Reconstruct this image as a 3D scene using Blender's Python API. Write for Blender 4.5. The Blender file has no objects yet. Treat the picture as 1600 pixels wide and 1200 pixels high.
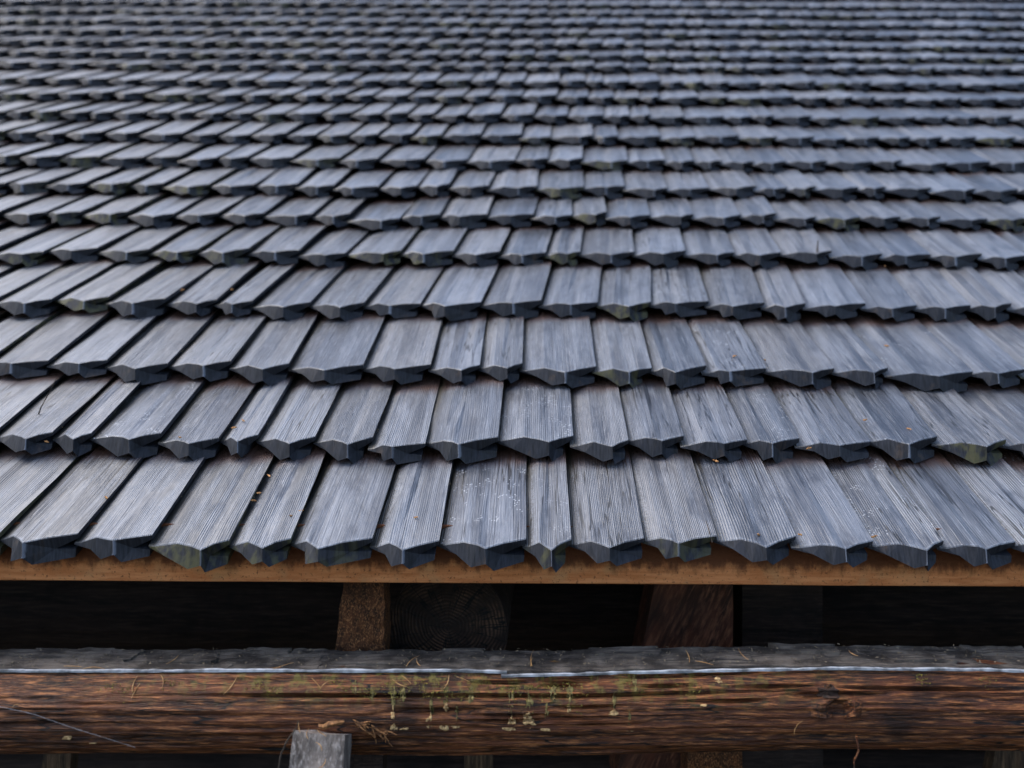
import bpy, bmesh, math, random
from mathutils import Matrix, Vector, noise

random.seed(11)
RAD = math.radians
scene = bpy.context.scene
col = scene.collection

# ------------------------------------------------------------------ camera
FPX = 1400.0                      # focal length in pixels of the 1600 px wide photograph
PITCH, ROLL = RAD(2.0), RAD(0.37)
CAMZ = 1.70
cam_d = bpy.data.cameras.new('camera')
cam = bpy.data.objects.new('camera', cam_d); col.objects.link(cam)
cam_d.sensor_width = 36.0
cam_d.lens = 36.0 * FPX / 1600.0
cam_d.clip_start = 0.02; cam_d.clip_end = 500
CM = Matrix.Translation((0, 0, CAMZ)) @ Matrix.Rotation(math.pi/2 - PITCH, 4, 'X') @ Matrix.Rotation(ROLL, 4, 'Z')
cam.matrix_world = CM
cam_d.dof.use_dof = True
cam_d.dof.focus_distance = 1.36
cam_d.dof.aperture_fstop = 2.7
scene.camera = cam

# ------------------------------------------------------------------ sky and sun (soft overcast light)
SUN_EL, SUN_AZ = RAD(56), RAD(-80)
w = bpy.data.worlds.new('World'); scene.world = w; w.use_nodes = True
wn = w.node_tree; wn.nodes.clear()
sky = wn.nodes.new('ShaderNodeTexSky'); sky.sky_type = 'NISHITA'; sky.sun_disc = False
sky.sun_elevation = SUN_EL; sky.sun_rotation = SUN_AZ
sky.air_density = 1.0; sky.dust_density = 2.5; sky.ozone_density = 1.0
bg = wn.nodes.new('ShaderNodeBackground'); bg.inputs['Strength'].default_value = 0.14
wo = wn.nodes.new('ShaderNodeOutputWorld')
wn.links.new(sky.outputs[0], bg.inputs[0]); wn.links.new(bg.outputs[0], wo.inputs[0])
sd = bpy.data.lights.new('sun', 'SUN'); sd.energy = 1.25; sd.angle = RAD(45); sd.color = (1.0, 0.98, 0.95)
sun = bpy.data.objects.new('sun', sd); col.objects.link(sun)
sdir = Vector((math.sin(SUN_AZ)*math.cos(SUN_EL), math.cos(SUN_AZ)*math.cos(SUN_EL), math.sin(SUN_EL)))
sun.rotation_euler = sdir.to_track_quat('Z', 'Y').to_euler(); sun.location = (0, 0, 8)
vs = scene.view_settings
vs.view_transform = 'Standard'; vs.look = 'None'; vs.gamma = 1.0; vs.use_curve_mapping = False
vs.exposure = 1.3
scene.render.engine = 'CYCLES'
scene.cycles.max_bounces = 4; scene.cycles.use_adaptive_sampling = True; scene.cycles.adaptive_threshold = 0.02; scene.cycles.use_denoising = True

# ------------------------------------------------------------------ helpers
def at(px, py, d):
    """world point seen at pixel (px, py) of the 1600x1200 photograph at depth d"""
    return CM @ Vector(((px-800)/FPX*d, -(py-600)/FPX*d, -d))

def link(name, me, mats=(), parent=None):
    o = bpy.data.objects.new(name, me); col.objects.link(o)
    for m in mats: me.materials.append(m)
    if parent is not None: o.parent = parent
    return o

def mesh(name, verts, faces):
    me = bpy.data.meshes.new(name); me.from_pydata([tuple(v) for v in verts], [], faces); me.update(); return me

def tag(o, label=None, cat=None, group=None, kind=None):
    if label: o['label'] = label
    if cat: o['category'] = cat
    if group: o['group'] = group
    if kind or label: o['kind'] = kind or 'thing'
    return o

def empty(name, loc=(0, 0, 0)):
    o = bpy.data.objects.new(name, None); col.objects.link(o); o.location = loc; return o

def nz(x, y=0.0, z=0.0): return noise.noise(Vector((x, y, z)))

class N:
    """small node-tree writer"""
    def __init__(s, name):
        s.m = bpy.data.materials.new(name); s.m.use_nodes = True
        s.t = s.m.node_tree; s.t.nodes.clear()
        s.out = s.t.nodes.new('ShaderNodeOutputMaterial')
        s.b = s.t.nodes.new('ShaderNodeBsdfPrincipled'); s.l(s.b.outputs[0], s.out.inputs[0])
    def l(s, a, b): s.t.links.new(a, b)
    def put(s, sock, v):
        if isinstance(v, bpy.types.NodeSocket): s.l(v, sock)
        elif v is not None:
            if isinstance(v, tuple) and len(v) == 3 and sock.type == 'RGBA': v = (*v, 1)
            sock.default_value = v
    def math(s, op, a, b=None, c=None, clamp=False):
        n = s.t.nodes.new('ShaderNodeMath'); n.operation = op; n.use_clamp = clamp
        s.put(n.inputs[0], a); s.put(n.inputs[1], b); s.put(n.inputs[2], c); return n.outputs[0]
    def vec(s, x, y, z=0.0):
        n = s.t.nodes.new('ShaderNodeCombineXYZ')
        s.put(n.inputs[0], x); s.put(n.inputs[1], y); s.put(n.inputs[2], z); return n.outputs[0]
    def sep(s, v):
        n = s.t.nodes.new('ShaderNodeSeparateXYZ'); s.put(n.inputs[0], v); return n.outputs
    def noise(s, v, scale=1.0, detail=3.0, rough=0.55):
        n = s.t.nodes.new('ShaderNodeTexNoise'); s.put(n.inputs['Vector'], v)
        n.inputs['Scale'].default_value = scale; n.inputs['Detail'].default_value = detail
        n.inputs['Roughness'].default_value = rough; return n.outputs[0]
    def voro(s, v, scale=1.0):
        n = s.t.nodes.new('ShaderNodeTexVoronoi'); s.put(n.inputs['Vector'], v)
        n.inputs['Scale'].default_value = scale; return n.outputs['Distance']
    def attr(s, name, out='Fac'):
        n = s.t.nodes.new('ShaderNodeAttribute'); n.attribute_name = name; return n.outputs[out]
    def step(s, v, lo, hi, a=0.0, b=1.0):
        n = s.t.nodes.new('ShaderNodeMapRange'); n.interpolation_type = 'SMOOTHSTEP'
        s.put(n.inputs[0], v); s.put(n.inputs[1], lo); s.put(n.inputs[2], hi); s.put(n.inputs[3], a); s.put(n.inputs[4], b)
        return n.outputs[0]
    def mix(s, f, a, b, mode='MIX'):
        n = s.t.nodes.new('ShaderNodeMix'); n.data_type = 'RGBA'; n.blend_type = mode
        s.put(n.inputs[0], f); s.put(n.inputs[6], a); s.put(n.inputs[7], b); return n.outputs[2]
    def obj(s):
        return s.t.nodes.new('ShaderNodeTexCoord').outputs['Object']
    def bump(s, h, dist, strength=1.0):
        n = s.t.nodes.new('ShaderNodeBump'); n.inputs['Strength'].default_value = strength
        n.inputs['Distance'].default_value = dist; s.put(n.inputs['Height'], h)
        s.l(n.outputs[0], s.b.inputs['Normal']); return n
    def done(s, color, rough=0.7, spec=0.5):
        s.put(s.b.inputs['Base Color'], color); s.put(s.b.inputs['Roughness'], rough)
        s.put(s.b.inputs['Specular IOR Level'], spec); return s.m

# ------------------------------------------------------------------ materials
def mat_shingle_top():
    s = N('weathered_shingle')
    u, v, _ = s.sep(s.attr('UVMap', 'Vector'))
    r1, r2, r3 = s.sep(s.attr('rnd', 'Vector'))
    uo = s.math('MULTIPLY_ADD', r1, 37.0, u); vo = s.math('MULTIPLY_ADD', r2, 53.0, v)
    P = s.vec(uo, vo, s.math('MULTIPLY', r3, 19.0))
    def st(a, b, **k): return s.noise(s.vec(s.math('MULTIPLY', uo, a), s.math('MULTIPLY', vo, b)), **k)
    warp = st(7.0, 3.5, detail=1)
    ring = s.math('SINE', s.math('ADD', s.math('MULTIPLY', u, s.math('MULTIPLY_ADD', r3, 900.0, 1600.0)),
                                 s.math('MULTIPLY', warp, 22.0)))
    ring01 = s.math('MULTIPLY_ADD', ring, 0.5, 0.5)
    fine = st(330.0, 3.0, detail=2, rough=0.7)
    streak = st(55.0, 2.0, detail=2)
    patch = st(24.0, 9.0, detail=3, rough=0.62)
    crisp = st(700.0, 14.0, detail=2, rough=0.8)
    fleck = s.noise(P, 240.0, 2, 0.7)
    # ring relief is strong on some shingles and nearly gone on others
    amp = s.math('MULTIPLY', s.step(r2, 0.15, 0.85, 0.25, 1.0), s.step(patch, 0.34, 0.6))
    grain = s.math('MULTIPLY', s.math('POWER', ring01, 1.6), amp)
    base = s.mix(s.math('POWER', r1, 1.5), (0.017, 0.020, 0.026), (0.112, 0.120, 0.138))
    base = s.mix(s.step(r3, 0.68, 1.0, 0, 0.6), base, (0.088, 0.080, 0.074))
    c = s.mix(s.step(streak, 0.34, 0.7, 0, 0.75), base, s.mix(0.4, base, (0.21, 0.23, 0.27)))
    c = s.mix(s.step(patch, 0.52, 0.28, 0, 0.65), c, (0.018, 0.021, 0.03))
    c = s.mix(s.math('MULTIPLY', grain, 0.5), c, (0.19, 0.205, 0.235))
    c = s.mix(s.step(crisp, 0.54, 0.66, 0, 0.5), c, (0.24, 0.255, 0.29))
    c = s.mix(s.step(crisp, 0.46, 0.33, 0, 0.6), c, (0.016, 0.018, 0.024))
    c = s.mix(s.step(fine, 0.47, 0.3, 0, 0.75), c, (0.014, 0.015, 0.02))
    c = s.mix(s.step(fleck, 0.64, 0.76, 0, 0.4), c, (0.30, 0.31, 0.33))
    c = s.mix(s.step(fleck, 0.36, 0.24, 0, 0.6), c, (0.03, 0.03, 0.03))
    # long dark and pale board-wide bands
    band = s.noise(s.vec(s.math('MULTIPLY', uo, 26.0), s.math('MULTIPLY', vo, 1.2)), 1.0, 1)
    c = s.mix(s.step(band, 0.56, 0.64, 0, 0.5), c, (0.018, 0.021, 0.03))
    c = s.mix(s.step(band, 0.4, 0.3, 0, 0.32), c, (0.22, 0.215, 0.215))
    crack = s.math('MULTIPLY', s.step(s.math('ABSOLUTE', s.math('SUBTRACT', streak, 0.5)), 0.014, 0.004), s.step(s.math('FRACT', s.math('MULTIPLY', r2, 6.7)), 0.55, 0.62))
    c = s.mix(crack, c, (0.008, 0.008, 0.009))
    wear = s.math('MULTIPLY', s.step(s.attr('ridge'), 0.90, 0.985), s.step(fleck, 0.46, 0.62))
    c = s.mix(s.math('MULTIPLY', wear, 0.5), c, (0.22, 0.245, 0.29))
    # bare brown wood just before the course above covers it, dirt and painted contact shadow of the step in the left joint
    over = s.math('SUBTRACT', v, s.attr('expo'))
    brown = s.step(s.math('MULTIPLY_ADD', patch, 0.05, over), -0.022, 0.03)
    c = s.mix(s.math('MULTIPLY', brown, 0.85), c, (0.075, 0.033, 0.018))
    joint_dirt_shade = s.math('MAXIMUM', s.math('MULTIPLY', s.step(u, 0.018, 0.0), s.step(fleck, 0.44, 0.6)), s.step(s.math('MULTIPLY_ADD', fleck, 0.006, u), 0.0085, 0.004))
    c = s.mix(s.math('MULTIPLY', joint_dirt_shade, 0.85), c, (0.022, 0.019, 0.011))
    # white droppings and lichen dots on a few shingles
    spots = s.math('MULTIPLY', s.step(s.voro(P, 210.0), 0.34, 0.2), s.step(s.noise(P, 26.0, 1), 0.55, 0.64))
    spots = s.math('MULTIPLY', spots, s.step(s.math('FRACT', s.math('MULTIPLY', r1, 7.3)), 0.86, 0.9))
    c = s.mix(s.math('MULTIPLY', spots, 0.55), c, (0.5, 0.52, 0.55))
    h = s.math('ADD', s.math('MULTIPLY', grain, 0.5), s.math('MULTIPLY', fine, 1.0))
    h = s.math('ADD', h, s.math('MULTIPLY', patch, 1.6))
    s.bump(h, 0.0012, 1.0)
    rough = s.math('MULTIPLY_ADD', crisp, 0.3, s.math('MULTIPLY_ADD', r2, 0.16, 0.17))
    return s.done(c, rough, 0.75)

def mat_shingle_end():
    s = N('sawn_shingle_end')
    u, v, _ = s.sep(s.attr('UVMap', 'Vector'))
    r1, r2, r3 = s.sep(s.attr('rnd', 'Vector'))
    P = s.vec(s.math('MULTIPLY_ADD', r1, 31.0, u), s.math('MULTIPLY_ADD', r2, 17.0, v), s.math('MULTIPLY', r3, 9.0))
    PU = s.vec(s.math('MULTIPLY', s.math('MULTIPLY_ADD', r1, 31.0, u), 330.0), s.math('MULTIPLY', s.math('MULTIPLY_ADD', r2, 17.0, v), 60.0))
    lines = s.noise(PU, 1.0, 3, 0.6)
    patch = s.noise(P, 45.0, 4)
    c = s.mix(s.step(lines, 0.3, 0.72), (0.008, 0.009, 0.012), (0.027, 0.029, 0.037))
    c = s.mix(s.step(patch, 0.58, 0.74, 0, 0.55), c, (0.075, 0.052, 0.038))
    c = s.mix(s.step(patch, 0.44, 0.3, 0, 0.6), c, (0.02, 0.022, 0.03))
    # green algae on the lower right of some
    g = s.math('MULTIPLY', s.step(s.noise(P, 60.0, 4), 0.42, 0.62), s.step(s.math('FRACT', s.math('MULTIPLY', r2, 5.1)), 0.80, 0.9))
    c = s.mix(s.math('MULTIPLY', g, 0.7), c, (0.085, 0.08, 0.032))
    # pale run-off streak down the ridge of the point
    rg = s.math('ADD', s.attr('ridge'), s.math('MULTIPLY', s.math('SUBTRACT', s.noise(P, 120.0, 3), 0.5), 0.22))
    rg = s.math('MULTIPLY', s.step(rg, 0.84, 0.95), s.step(s.math('FRACT', s.math('MULTIPLY', r3, 3.7)), 0.25, 0.7, 0.0, 1.0))
    c = s.mix(s.math('MULTIPLY', rg, 0.45), c, (0.30, 0.33, 0.40))
    s.bump(lines, 0.0004, 0.7)
    return s.done(c, 0.6, 0.28)

def mat_wood(name, dark, mid, light, axis='X', sc=1.0, rough=0.75, bump=0.003, moss=None, spec=0.35, stretch=0.06, slant=0.0, cracks=False):
    s = N(name)
    x, y, z = s.sep(s.obj())
    if slant: x = s.math('MULTIPLY_ADD', z, -slant, x)
    if axis == 'X': P = s.vec(s.math('MULTIPLY', x, stretch), y, z)
    elif axis == 'Y': P = s.vec(x, s.math('MULTIPLY', y, stretch), z)
    else: P = s.vec(x, y, s.math('MULTIPLY', z, stretch))
    g1 = s.noise(P, 60.0*sc, 6, 0.65); g2 = s.noise(P, 300.0*sc, 4, 0.7)
    pt = s.noise(s.obj(), 9.0*sc, 5, 0.6)
    c = s.mix(s.step(g1, 0.3, 0.7), dark, mid)
    c = s.mix(s.step(g2, 0.45, 0.75, 0, 0.8), c, light)
    c = s.mix(s.step(pt, 0.52, 0.3, 0, 0.75), c, dark)
    if cracks:
        wv = s.noise(P, 24.0, 3, 0.6)
        ln = s.step(s.math('ABSOLUTE', s.math('SUBTRACT', wv, 0.5)), 0.012, 0.002)
        hair = s.step(s.noise(s.vec(s.math('MULTIPLY', x, 12.0), s.math('MULTIPLY', y, 700.0), s.math('MULTIPLY', z, 700.0)), 1.0, 3, 0.7), 0.46, 0.34)
        c = s.mix(s.math('MAXIMUM', ln, s.math('MULTIPLY', hair, 0.6)), c, (0.004, 0.002, 0.001))
    if moss:
        mm = s.math('MULTIPLY', s.step(s.noise(s.vec(x, y, s.math('MULTIPLY', z, 0.3)), 70.0, 4, 0.7), 0.48, 0.62), moss(s, x, y, z))
        c = s.mix(s.math('MULTIPLY', mm, 0.85), c, (0.17, 0.135, 0.028))
    s.bump(s.math('ADD', g1, s.math('MULTIPLY', g2, 0.5)), bump, 1.0)
    return s.done(c, rough, spec)

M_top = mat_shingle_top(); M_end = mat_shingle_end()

def mat_fascia():
    s = N('orange_spruce_board')
    x, y, z = s.sep(s.obj())
    P = s.vec(s.math('MULTIPLY', x, 0.12), y, z)
    g = s.noise(P, 120.0, 4, 0.6); f = s.noise(s.obj(), 190.0, 4, 0.7); pt = s.noise(s.obj(), 22.0, 4)
    c = s.mix(s.step(g, 0.3, 0.7), (0.50, 0.17, 0.055), (0.68, 0.28, 0.105))
    c = s.mix(s.step(pt, 0.5, 0.72, 0, 0.6), c, (0.48, 0.26, 0.11))
    c = s.mix(s.step(f, 0.57, 0.66, 0, 0.75), c, (0.07, 0.03, 0.015))
    # darker brown upper half, ragged lower margin
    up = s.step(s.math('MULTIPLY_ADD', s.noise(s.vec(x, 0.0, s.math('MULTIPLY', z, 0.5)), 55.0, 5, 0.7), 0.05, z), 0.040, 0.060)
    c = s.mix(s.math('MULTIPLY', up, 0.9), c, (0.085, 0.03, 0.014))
    s.bump(s.math('ADD', f, g), 0.0015, 0.8)
    return s.done(c, 0.8, 0.2)
M_fascia = mat_fascia()
M_log = mat_wood('weathered_log', (0.008, 0.003, 0.0015), (0.15, 0.044, 0.014), (0.60, 0.23, 0.075), rough=0.5, bump=0.006, stretch=0.10, cracks=True,
                 moss=lambda s, x, y, z: s.math('MULTIPLY', s.step(z, 0.006, 0.055), s.step(s.math('ABSOLUTE', s.math('ADD', x, 0.06)), 0.62, 0.2)))
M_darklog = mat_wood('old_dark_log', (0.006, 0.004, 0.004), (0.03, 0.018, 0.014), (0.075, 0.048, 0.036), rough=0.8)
M_deck = mat_wood('deck_wood', (0.02, 0.012, 0.008), (0.07, 0.04, 0.025), (0.12, 0.07, 0.045), rough=0.85)
M_block = mat_wood('rough_brown_block', (0.012, 0.005, 0.002), (0.12, 0.042, 0.013), (0.46, 0.20, 0.07), axis='Z', sc=1.3, stretch=0.7, rough=0.85)
M_red = mat_wood('reddish_hewn_wood', (0.014, 0.006, 0.004), (0.13, 0.042, 0.02), (0.36, 0.15, 0.08), axis='Z', stretch=0.15, sc=0.5, slant=0.45, rough=0.8)
M_grey = mat_wood('silver_grey_wood', (0.05, 0.038, 0.03), (0.21, 0.175, 0.15), (0.42, 0.37, 0.33), axis='Z', stretch=0.15, sc=0.8, rough=0.6, bump=0.002)
M_dim = mat_wood('dim_board', (0.02, 0.014, 0.009), (0.10, 0.06, 0.035), (0.2, 0.13, 0.075), axis='Z', rough=0.85)

def mat_felt():
    s = N('dark_felt')
    x, y, z = s.sep(s.obj())
    f = s.noise(s.obj(), 320.0, 4, 0.75); p = s.noise(s.obj(), 26.0, 5)
    lay = s.noise(s.vec(s.math('MULTIPLY', x, 14.0), s.math('MULTIPLY', y, 150.0)), 1.0, 4)
    c = s.mix(s.step(p, 0.35, 0.65), (0.045, 0.036, 0.029), (0.19, 0.16, 0.132))
    c = s.mix(s.step(lay, 0.52, 0.36, 0, 0.7), c, (0.03, 0.026, 0.026))
    c = s.mix(s.step(f, 0.62, 0.74, 0, 0.8), c, (0.30, 0.27, 0.22))
    s.bump(s.math('ADD', f, s.math('MULTIPLY', lay, 2.0)), 0.004, 1.0)
    return s.done(c, 0.75, 0.3)
M_felt = mat_felt()

def mat_plain(name, c1, c2, sc=80.0, rough=0.6, spec=0.4, bump=0.0008):
    s = N(name)
    n = s.noise(s.obj(), sc, 4)
    s.bump(n, bump, 0.8)
    return s.done(s.mix(s.step(n, 0.3, 0.7), c1, c2), rough, spec)
M_edge = mat_plain('pale_strip', (0.10, 0.105, 0.11), (0.50, 0.52, 0.55), 45, 0.5)
M_needle = mat_plain('dry_needle', (0.26, 0.12, 0.04), (0.60, 0.36, 0.15), 120, 0.55)
M_twig = mat_plain('dark_twig', (0.02, 0.014, 0.01), (0.07, 0.05, 0.035), 120, 0.8)
M_lichen = mat_plain('tan_lichen', (0.22, 0.125, 0.05), (0.66, 0.44, 0.20), 260, 0.8)
M_moss = mat_plain('yellow_green_moss', (0.07, 0.06, 0.010), (0.30, 0.24, 0.05), 150, 0.85)
M_split = mat_plain('fresh_splinter', (0.07, 0.026, 0.008), (0.40, 0.18, 0.06), 170, 0.7)
M_thread = mat_plain('thread', (0.12, 0.12, 0.13), (0.4, 0.4, 0.42), 200, 0.4)
M_flake = mat_plain('bark_flake', (0.25, 0.10, 0.03), (0.55, 0.28, 0.10), 150, 0.7)
M_litter = mat_plain('grey_brown_crumbs', (0.05, 0.035, 0.02), (0.34, 0.27, 0.18), 500, 0.8)
M_drip = mat_plain('olive_drip_crust', (0.06, 0.048, 0.014), (0.26, 0.20, 0.07), 240, 0.8)
M_knot = mat_plain('dark_knot', (0.012, 0.007, 0.005), (0.05, 0.025, 0.015), 150, 0.7)

def mat_rings():
    s = N('log_end_grain')
    x, y, z = s.sep(s.obj())
    r = s.math('SQRT', s.math('ADD', s.math('MULTIPLY', x, x), s.math('MULTIPLY', z, z)))
    r = s.math('MULTIPLY_ADD', s.noise(s.obj(), 7.0, 3), 0.06, r)
    ring = s.math('MULTIPLY_ADD', s.math('SINE', s.math('MULTIPLY', r, 1100.0)), 0.5, 0.5)
    f = s.noise(s.obj(), 130.0, 5, 0.7)
    ang = s.math('ARCTAN2', z, x)
    c = s.mix(s.math('MULTIPLY', ring, s.step(s.noise(s.obj(), 22.0, 4), 0.42, 0.7)), (0.018, 0.010, 0.006), (0.11, 0.058, 0.032))
    spoke = s.noise(s.vec(s.math('MULTIPLY', ang, 3.2), s.math('MULTIPLY', r, 6.0)), 1.0, 3)
    c = s.mix(s.step(s.math('ABSOLUTE', s.math('SUBTRACT', spoke, 0.5)), 0.02, 0.004), c, (0.002, 0.002, 0.002))
    c = s.mix(s.step(f, 0.52, 0.3, 0, 0.8), c, (0.008, 0.006, 0.005))
    c = s.mix(s.step(f, 0.70, 0.8, 0, 0.5), c, (0.16, 0.10, 0.06))
    s.bump(s.math('ADD', s.math('MULTIPLY', ring, 0.6), f), 0.002, 1.0)
    return s.done(c, 0.8, 0.3)
M_rings = mat_rings()
def mat_ground():
    s = N('forest_floor')
    a = s.noise(s.obj(), 3.0, 6, 0.6); b = s.noise(s.obj(), 40.0, 5, 0.7)
    c = s.mix(s.step(a, 0.4, 0.6), (0.020, 0.024, 0.011), (0.036, 0.025, 0.016))
    c = s.mix(s.step(b, 0.5, 0.7, 0, 0.5), c, (0.06, 0.045, 0.027))
    s.bump(b, 0.02, 1.0)
    return s.done(c, 0.95, 0.2)

# ------------------------------------------------------------------ ground
g = link('ground', mesh('ground', [(-80, -80, 0), (80, -80, 0), (80, 80, 0), (-80, 80, 0)], [(0, 1, 2, 3)]), [mat_ground()])
tag(g, kind='structure')

# ------------------------------------------------------------------ the roof
HALF = 4.4
D1 = 1.27
YV = -265.0
SLOPE = math.atan((600-YV)/FPX) - PITCH
RX, RU, RN = Vector((1, 0, 0)), Vector((0, math.cos(SLOPE), math.sin(SLOPE))), Vector((0, -math.sin(SLOPE), math.cos(SLOPE)))
RO = at(800, 838, D1)
ROOFM = Matrix(((RX.x, RU.x, RN.x, RO.x), (RX.y, RU.y, RN.y, RO.y), (RX.z, RU.z, RN.z, RO.z), (0, 0, 0, 1)))
def roof(x, u, n): return ROOFM @ Vector((x, u, n))

roof_o = empty('shingled_roof', RO)
tag(roof_o, 'weathered blue-grey wooden shingle roof rising over the orange eave board', 'roof')

ROW_Y = [878, 716, 600, 498, 416, 356, 309, 265, 227, 193, 163, 139, 114, 96, 78, 60, 44, 28, 14, 0]
row_d = [D1*(ROW_Y[0]-YV)/(y-YV) for y in ROW_Y]
row_u = [(d-D1)/math.cos(SLOPE+PITCH) for d in row_d]
while len(row_u) < 26: row_u.append(row_u[-1] + 0.275); row_d.append(row_d[-1]+0.275*math.cos(SLOPE+PITCH))
ROW_X = [
 [-2, 121, 240, 363, 457, 586, 690, 823, 894, 1008, 1124, 1247, 1365, 1478, 1588],
 [-10, 82, 142, 252, 345, 404, 494, 583, 667, 779, 897, 983, 1070, 1168, 1250, 1361, 1467, 1573],
 [-25, 73, 165, 262, 361, 453, 568, 674, 749, 817, 931, 1018, 1103, 1197, 1303, 1386, 1516],
 [-10, 80, 165, 258, 337, 394, 484, 570, 657, 752, 845, 934, 1017, 1107, 1194, 1258, 1350, 1432, 1514, 1582],
 [-10, 70, 150, 232, 307, 387, 467, 540, 625, 707, 780, 852, 905, 991, 1070, 1147, 1220, 1300, 1377, 1452, 1532],
 [0, 70, 125, 197, 270, 340, 410, 487, 545, 625, 685, 760, 832, 891, 948, 1015, 1082, 1157, 1212, 1272, 1342, 1407, 1467, 1540],
 [5, 70, 132, 200, 252, 325, 395, 462, 520, 590, 650, 700, 762, 837, 910, 975, 1042, 1106, 1180, 1227, 1272, 1340, 1382, 1455, 1520, 1585],
]
ROW_SKEW = [0.02, 0.02, 0.02, 0.115, 0.10, 0.07, 0.06]
TH = 0.92                                # overall thickness factor

def shingle_geo(wd, ex, rng, skew, tilt):
    """profile swept up the slope; x across, y up-slope, z normal. Returns verts, faces, uvs per vert, mat, ridge"""
    k = TH*rng.uniform(0.84, 1.10)
    tp = min(max(rng.gauss(0.54, 0.085), 0.36), 0.68)        # where the point sits across the width
    F = 0.018*rng.choice([0.45, 0.8, 0.9, 1.0, 1.0, 1.1, 1.3])*rng.uniform(0.88, 1.12)*(0.75+0.25*min(wd/0.11, 1.1))
    bl = rng.uniform(0.6, 1.3)
    gx = wd-0.030*rng.uniform(0.8, 1.1)*min(1.0, wd/0.1)
    b2 = min(tp+0.10, 0.72)
    jz = lambda a: rng.uniform(-a, a)*1.5
    lp = rng.choice([0.002, 0.003, 0.005, 0.006, 0.008, 0.016])
    # (x, z, forward fraction, extra forward)
    P = [(-0.009, -0.0135, -0.25, 0.0),                       # 0 tongue, top
         (0.0015, -0.0108, 0.06, 0.0),                          # 1 left shoulder
         (tp*0.5*wd, -0.0030*bl+jz(.0008), 0.22, 0.0),       # 2
         (tp*0.82*wd, -0.0030+jz(.0008), 0.66, 0.0),         # 3
         (tp*wd, -0.0035, 1.0, 0.0),                         # 4 point
         ((tp+(1-tp)*0.45)*wd, -0.0012+jz(.0006), 0.45, 0.0),# 5
         (wd, 0.0, 0.0, 0.0),                                # 6 right shoulder
         (wd-0.0005, -0.0080*k, 0.0, 0.001),                 # 7 upper lip
         (gx-0.003, -0.0222*k, 0.34, 0.001),                       # 8 groove
         (wd-lp, -0.0252*k+jz(.0006), 0.04, 0.003),           # 9 lower lip top
         (wd-lp-0.001, -0.0350*k+jz(.0008), 0.10, 0.007),     # 10 lower lip bottom
         (b2*wd, -0.0370*k, 0.70, 0.014),                    # 11 right tooth
         ((tp+0.005)*wd, -0.0245*k, 0.96, 0.010),            # 12 notch
         (max(tp-0.17, 0.2)*wd, -0.0310*k, 0.78, 0.013),     # 13 left tooth
         (0.17*wd, -0.0195*k, 0.30, 0.007),                  # 14
         (-0.009, -0.0160, -0.25, 0.001)]                     # 15 tongue, bottom
    n = len(P); L = ex+0.11
    V, UV, RI = [], [], []
    def ring(y_of, z_of, x_of=None):
        for i, (x, z, f, e) in enumerate(P):
            yy = y_of(i, f, e); xx = x if x_of is None else x_of(i, x)
            V.append(Vector((xx+skew*max(yy, 0.0)*1.0, yy, z_of(i, z))))
            UV.append((x, yy)); RI.append(0.0)
    e1 = 0.0011
    ring(lambda i, f, e: -(f*F+e), lambda i, z: z-(e1 if i <= 6 else 0)+(0.0004 if 10 <= i <= 15 else 0))
    ring(lambda i, f, e: -(f*F+e)+0.0016, lambda i, z: z)
    wob = [jz(.0008) for _ in range(n)]
    ring(lambda i, f, e: 0.045, lambda i, z: (z+wob[i] if i < 7 else (-0.030*k if i == 12 else z)))
    wob2 = [jz(.0016) for _ in range(n)]
    xe = [jz(.0012) for _ in range(n)]
    ring(lambda i, f, e: ex*0.62, lambda i, z: (z+wob2[i] if i < 7 else z*0.9), lambda i, x: x+(xe[i] if i in (6, 7) else 0))
    ring(lambda i, f, e: L, lambda i, z: (z if i < 7 else z*0.62-0.003))
    fs, mi = [], []
    nr = 5
    for r in range(nr-1):
        for i in range(n):
            j = (i+1) % n
            fs.append((r*n+i, r*n+j, (r+1)*n+j, (r+1)*n+i)); mi.append(0 if i < 6 else 1)
    for t in [(0, 15, 1), (1, 15, 14), (1, 14, 2), (2, 14, 13), (2, 13, 3), (3, 13, 12), (3, 12, 4),
              (4, 8, 5), (5, 7, 6), (5, 8, 7), (4, 12, 8), (12, 11, 8), (8, 10, 9), (8, 11, 10)]:
        fs.append(t); mi.append(1)
    RI[4] = RI[12] = 1.0
    for i in range(7): RI[n+i] = 1.0
    fs.append(tuple((nr-1)*n+i for i in range(n))); mi.append(0)
    return V, fs, UV, mi, RI

class Batch:
    def __init__(s): s.V, s.F, s.U, s.M, s.R, s.C, s.E = [], [], [], [], [], [], []
    def add(s, M, geo, rnd, ex):
        V, F, U, MI, RI = geo; o = len(s.V)
        s.V += [M @ v for v in V]; s.F += [tuple(o+i for i in f) for f in F]
        s.U += U; s.M += MI; s.R += RI; s.C += [rnd]*len(V); s.E += [ex]*len(V)
    def build(s, name):
        me = bpy.data.meshes.new(name); me.from_pydata([tuple(v) for v in s.V], [], s.F)
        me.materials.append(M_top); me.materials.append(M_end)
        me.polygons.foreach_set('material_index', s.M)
        a = me.attributes.new('UVMap', 'FLOAT_VECTOR', 'POINT')
        nf = len(s.F); nv = len(s.V)
        # end faces read (x, z) as their texture plane, all others (x, y)
        a.data.foreach_set('vector', [c for (u, v), p in zip(s.U, s.V) for c in (u, v, 0.0)])
        a = me.attributes.new('rnd', 'FLOAT_VECTOR', 'POINT'); a.data.foreach_set('vector', [c for t in s.C for c in t])
        a = me.attributes.new('ridge', 'FLOAT', 'POINT'); a.data.foreach_set('value', s.R)
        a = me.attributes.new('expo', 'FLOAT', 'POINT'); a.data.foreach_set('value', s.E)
        me.update()
        return me

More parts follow.
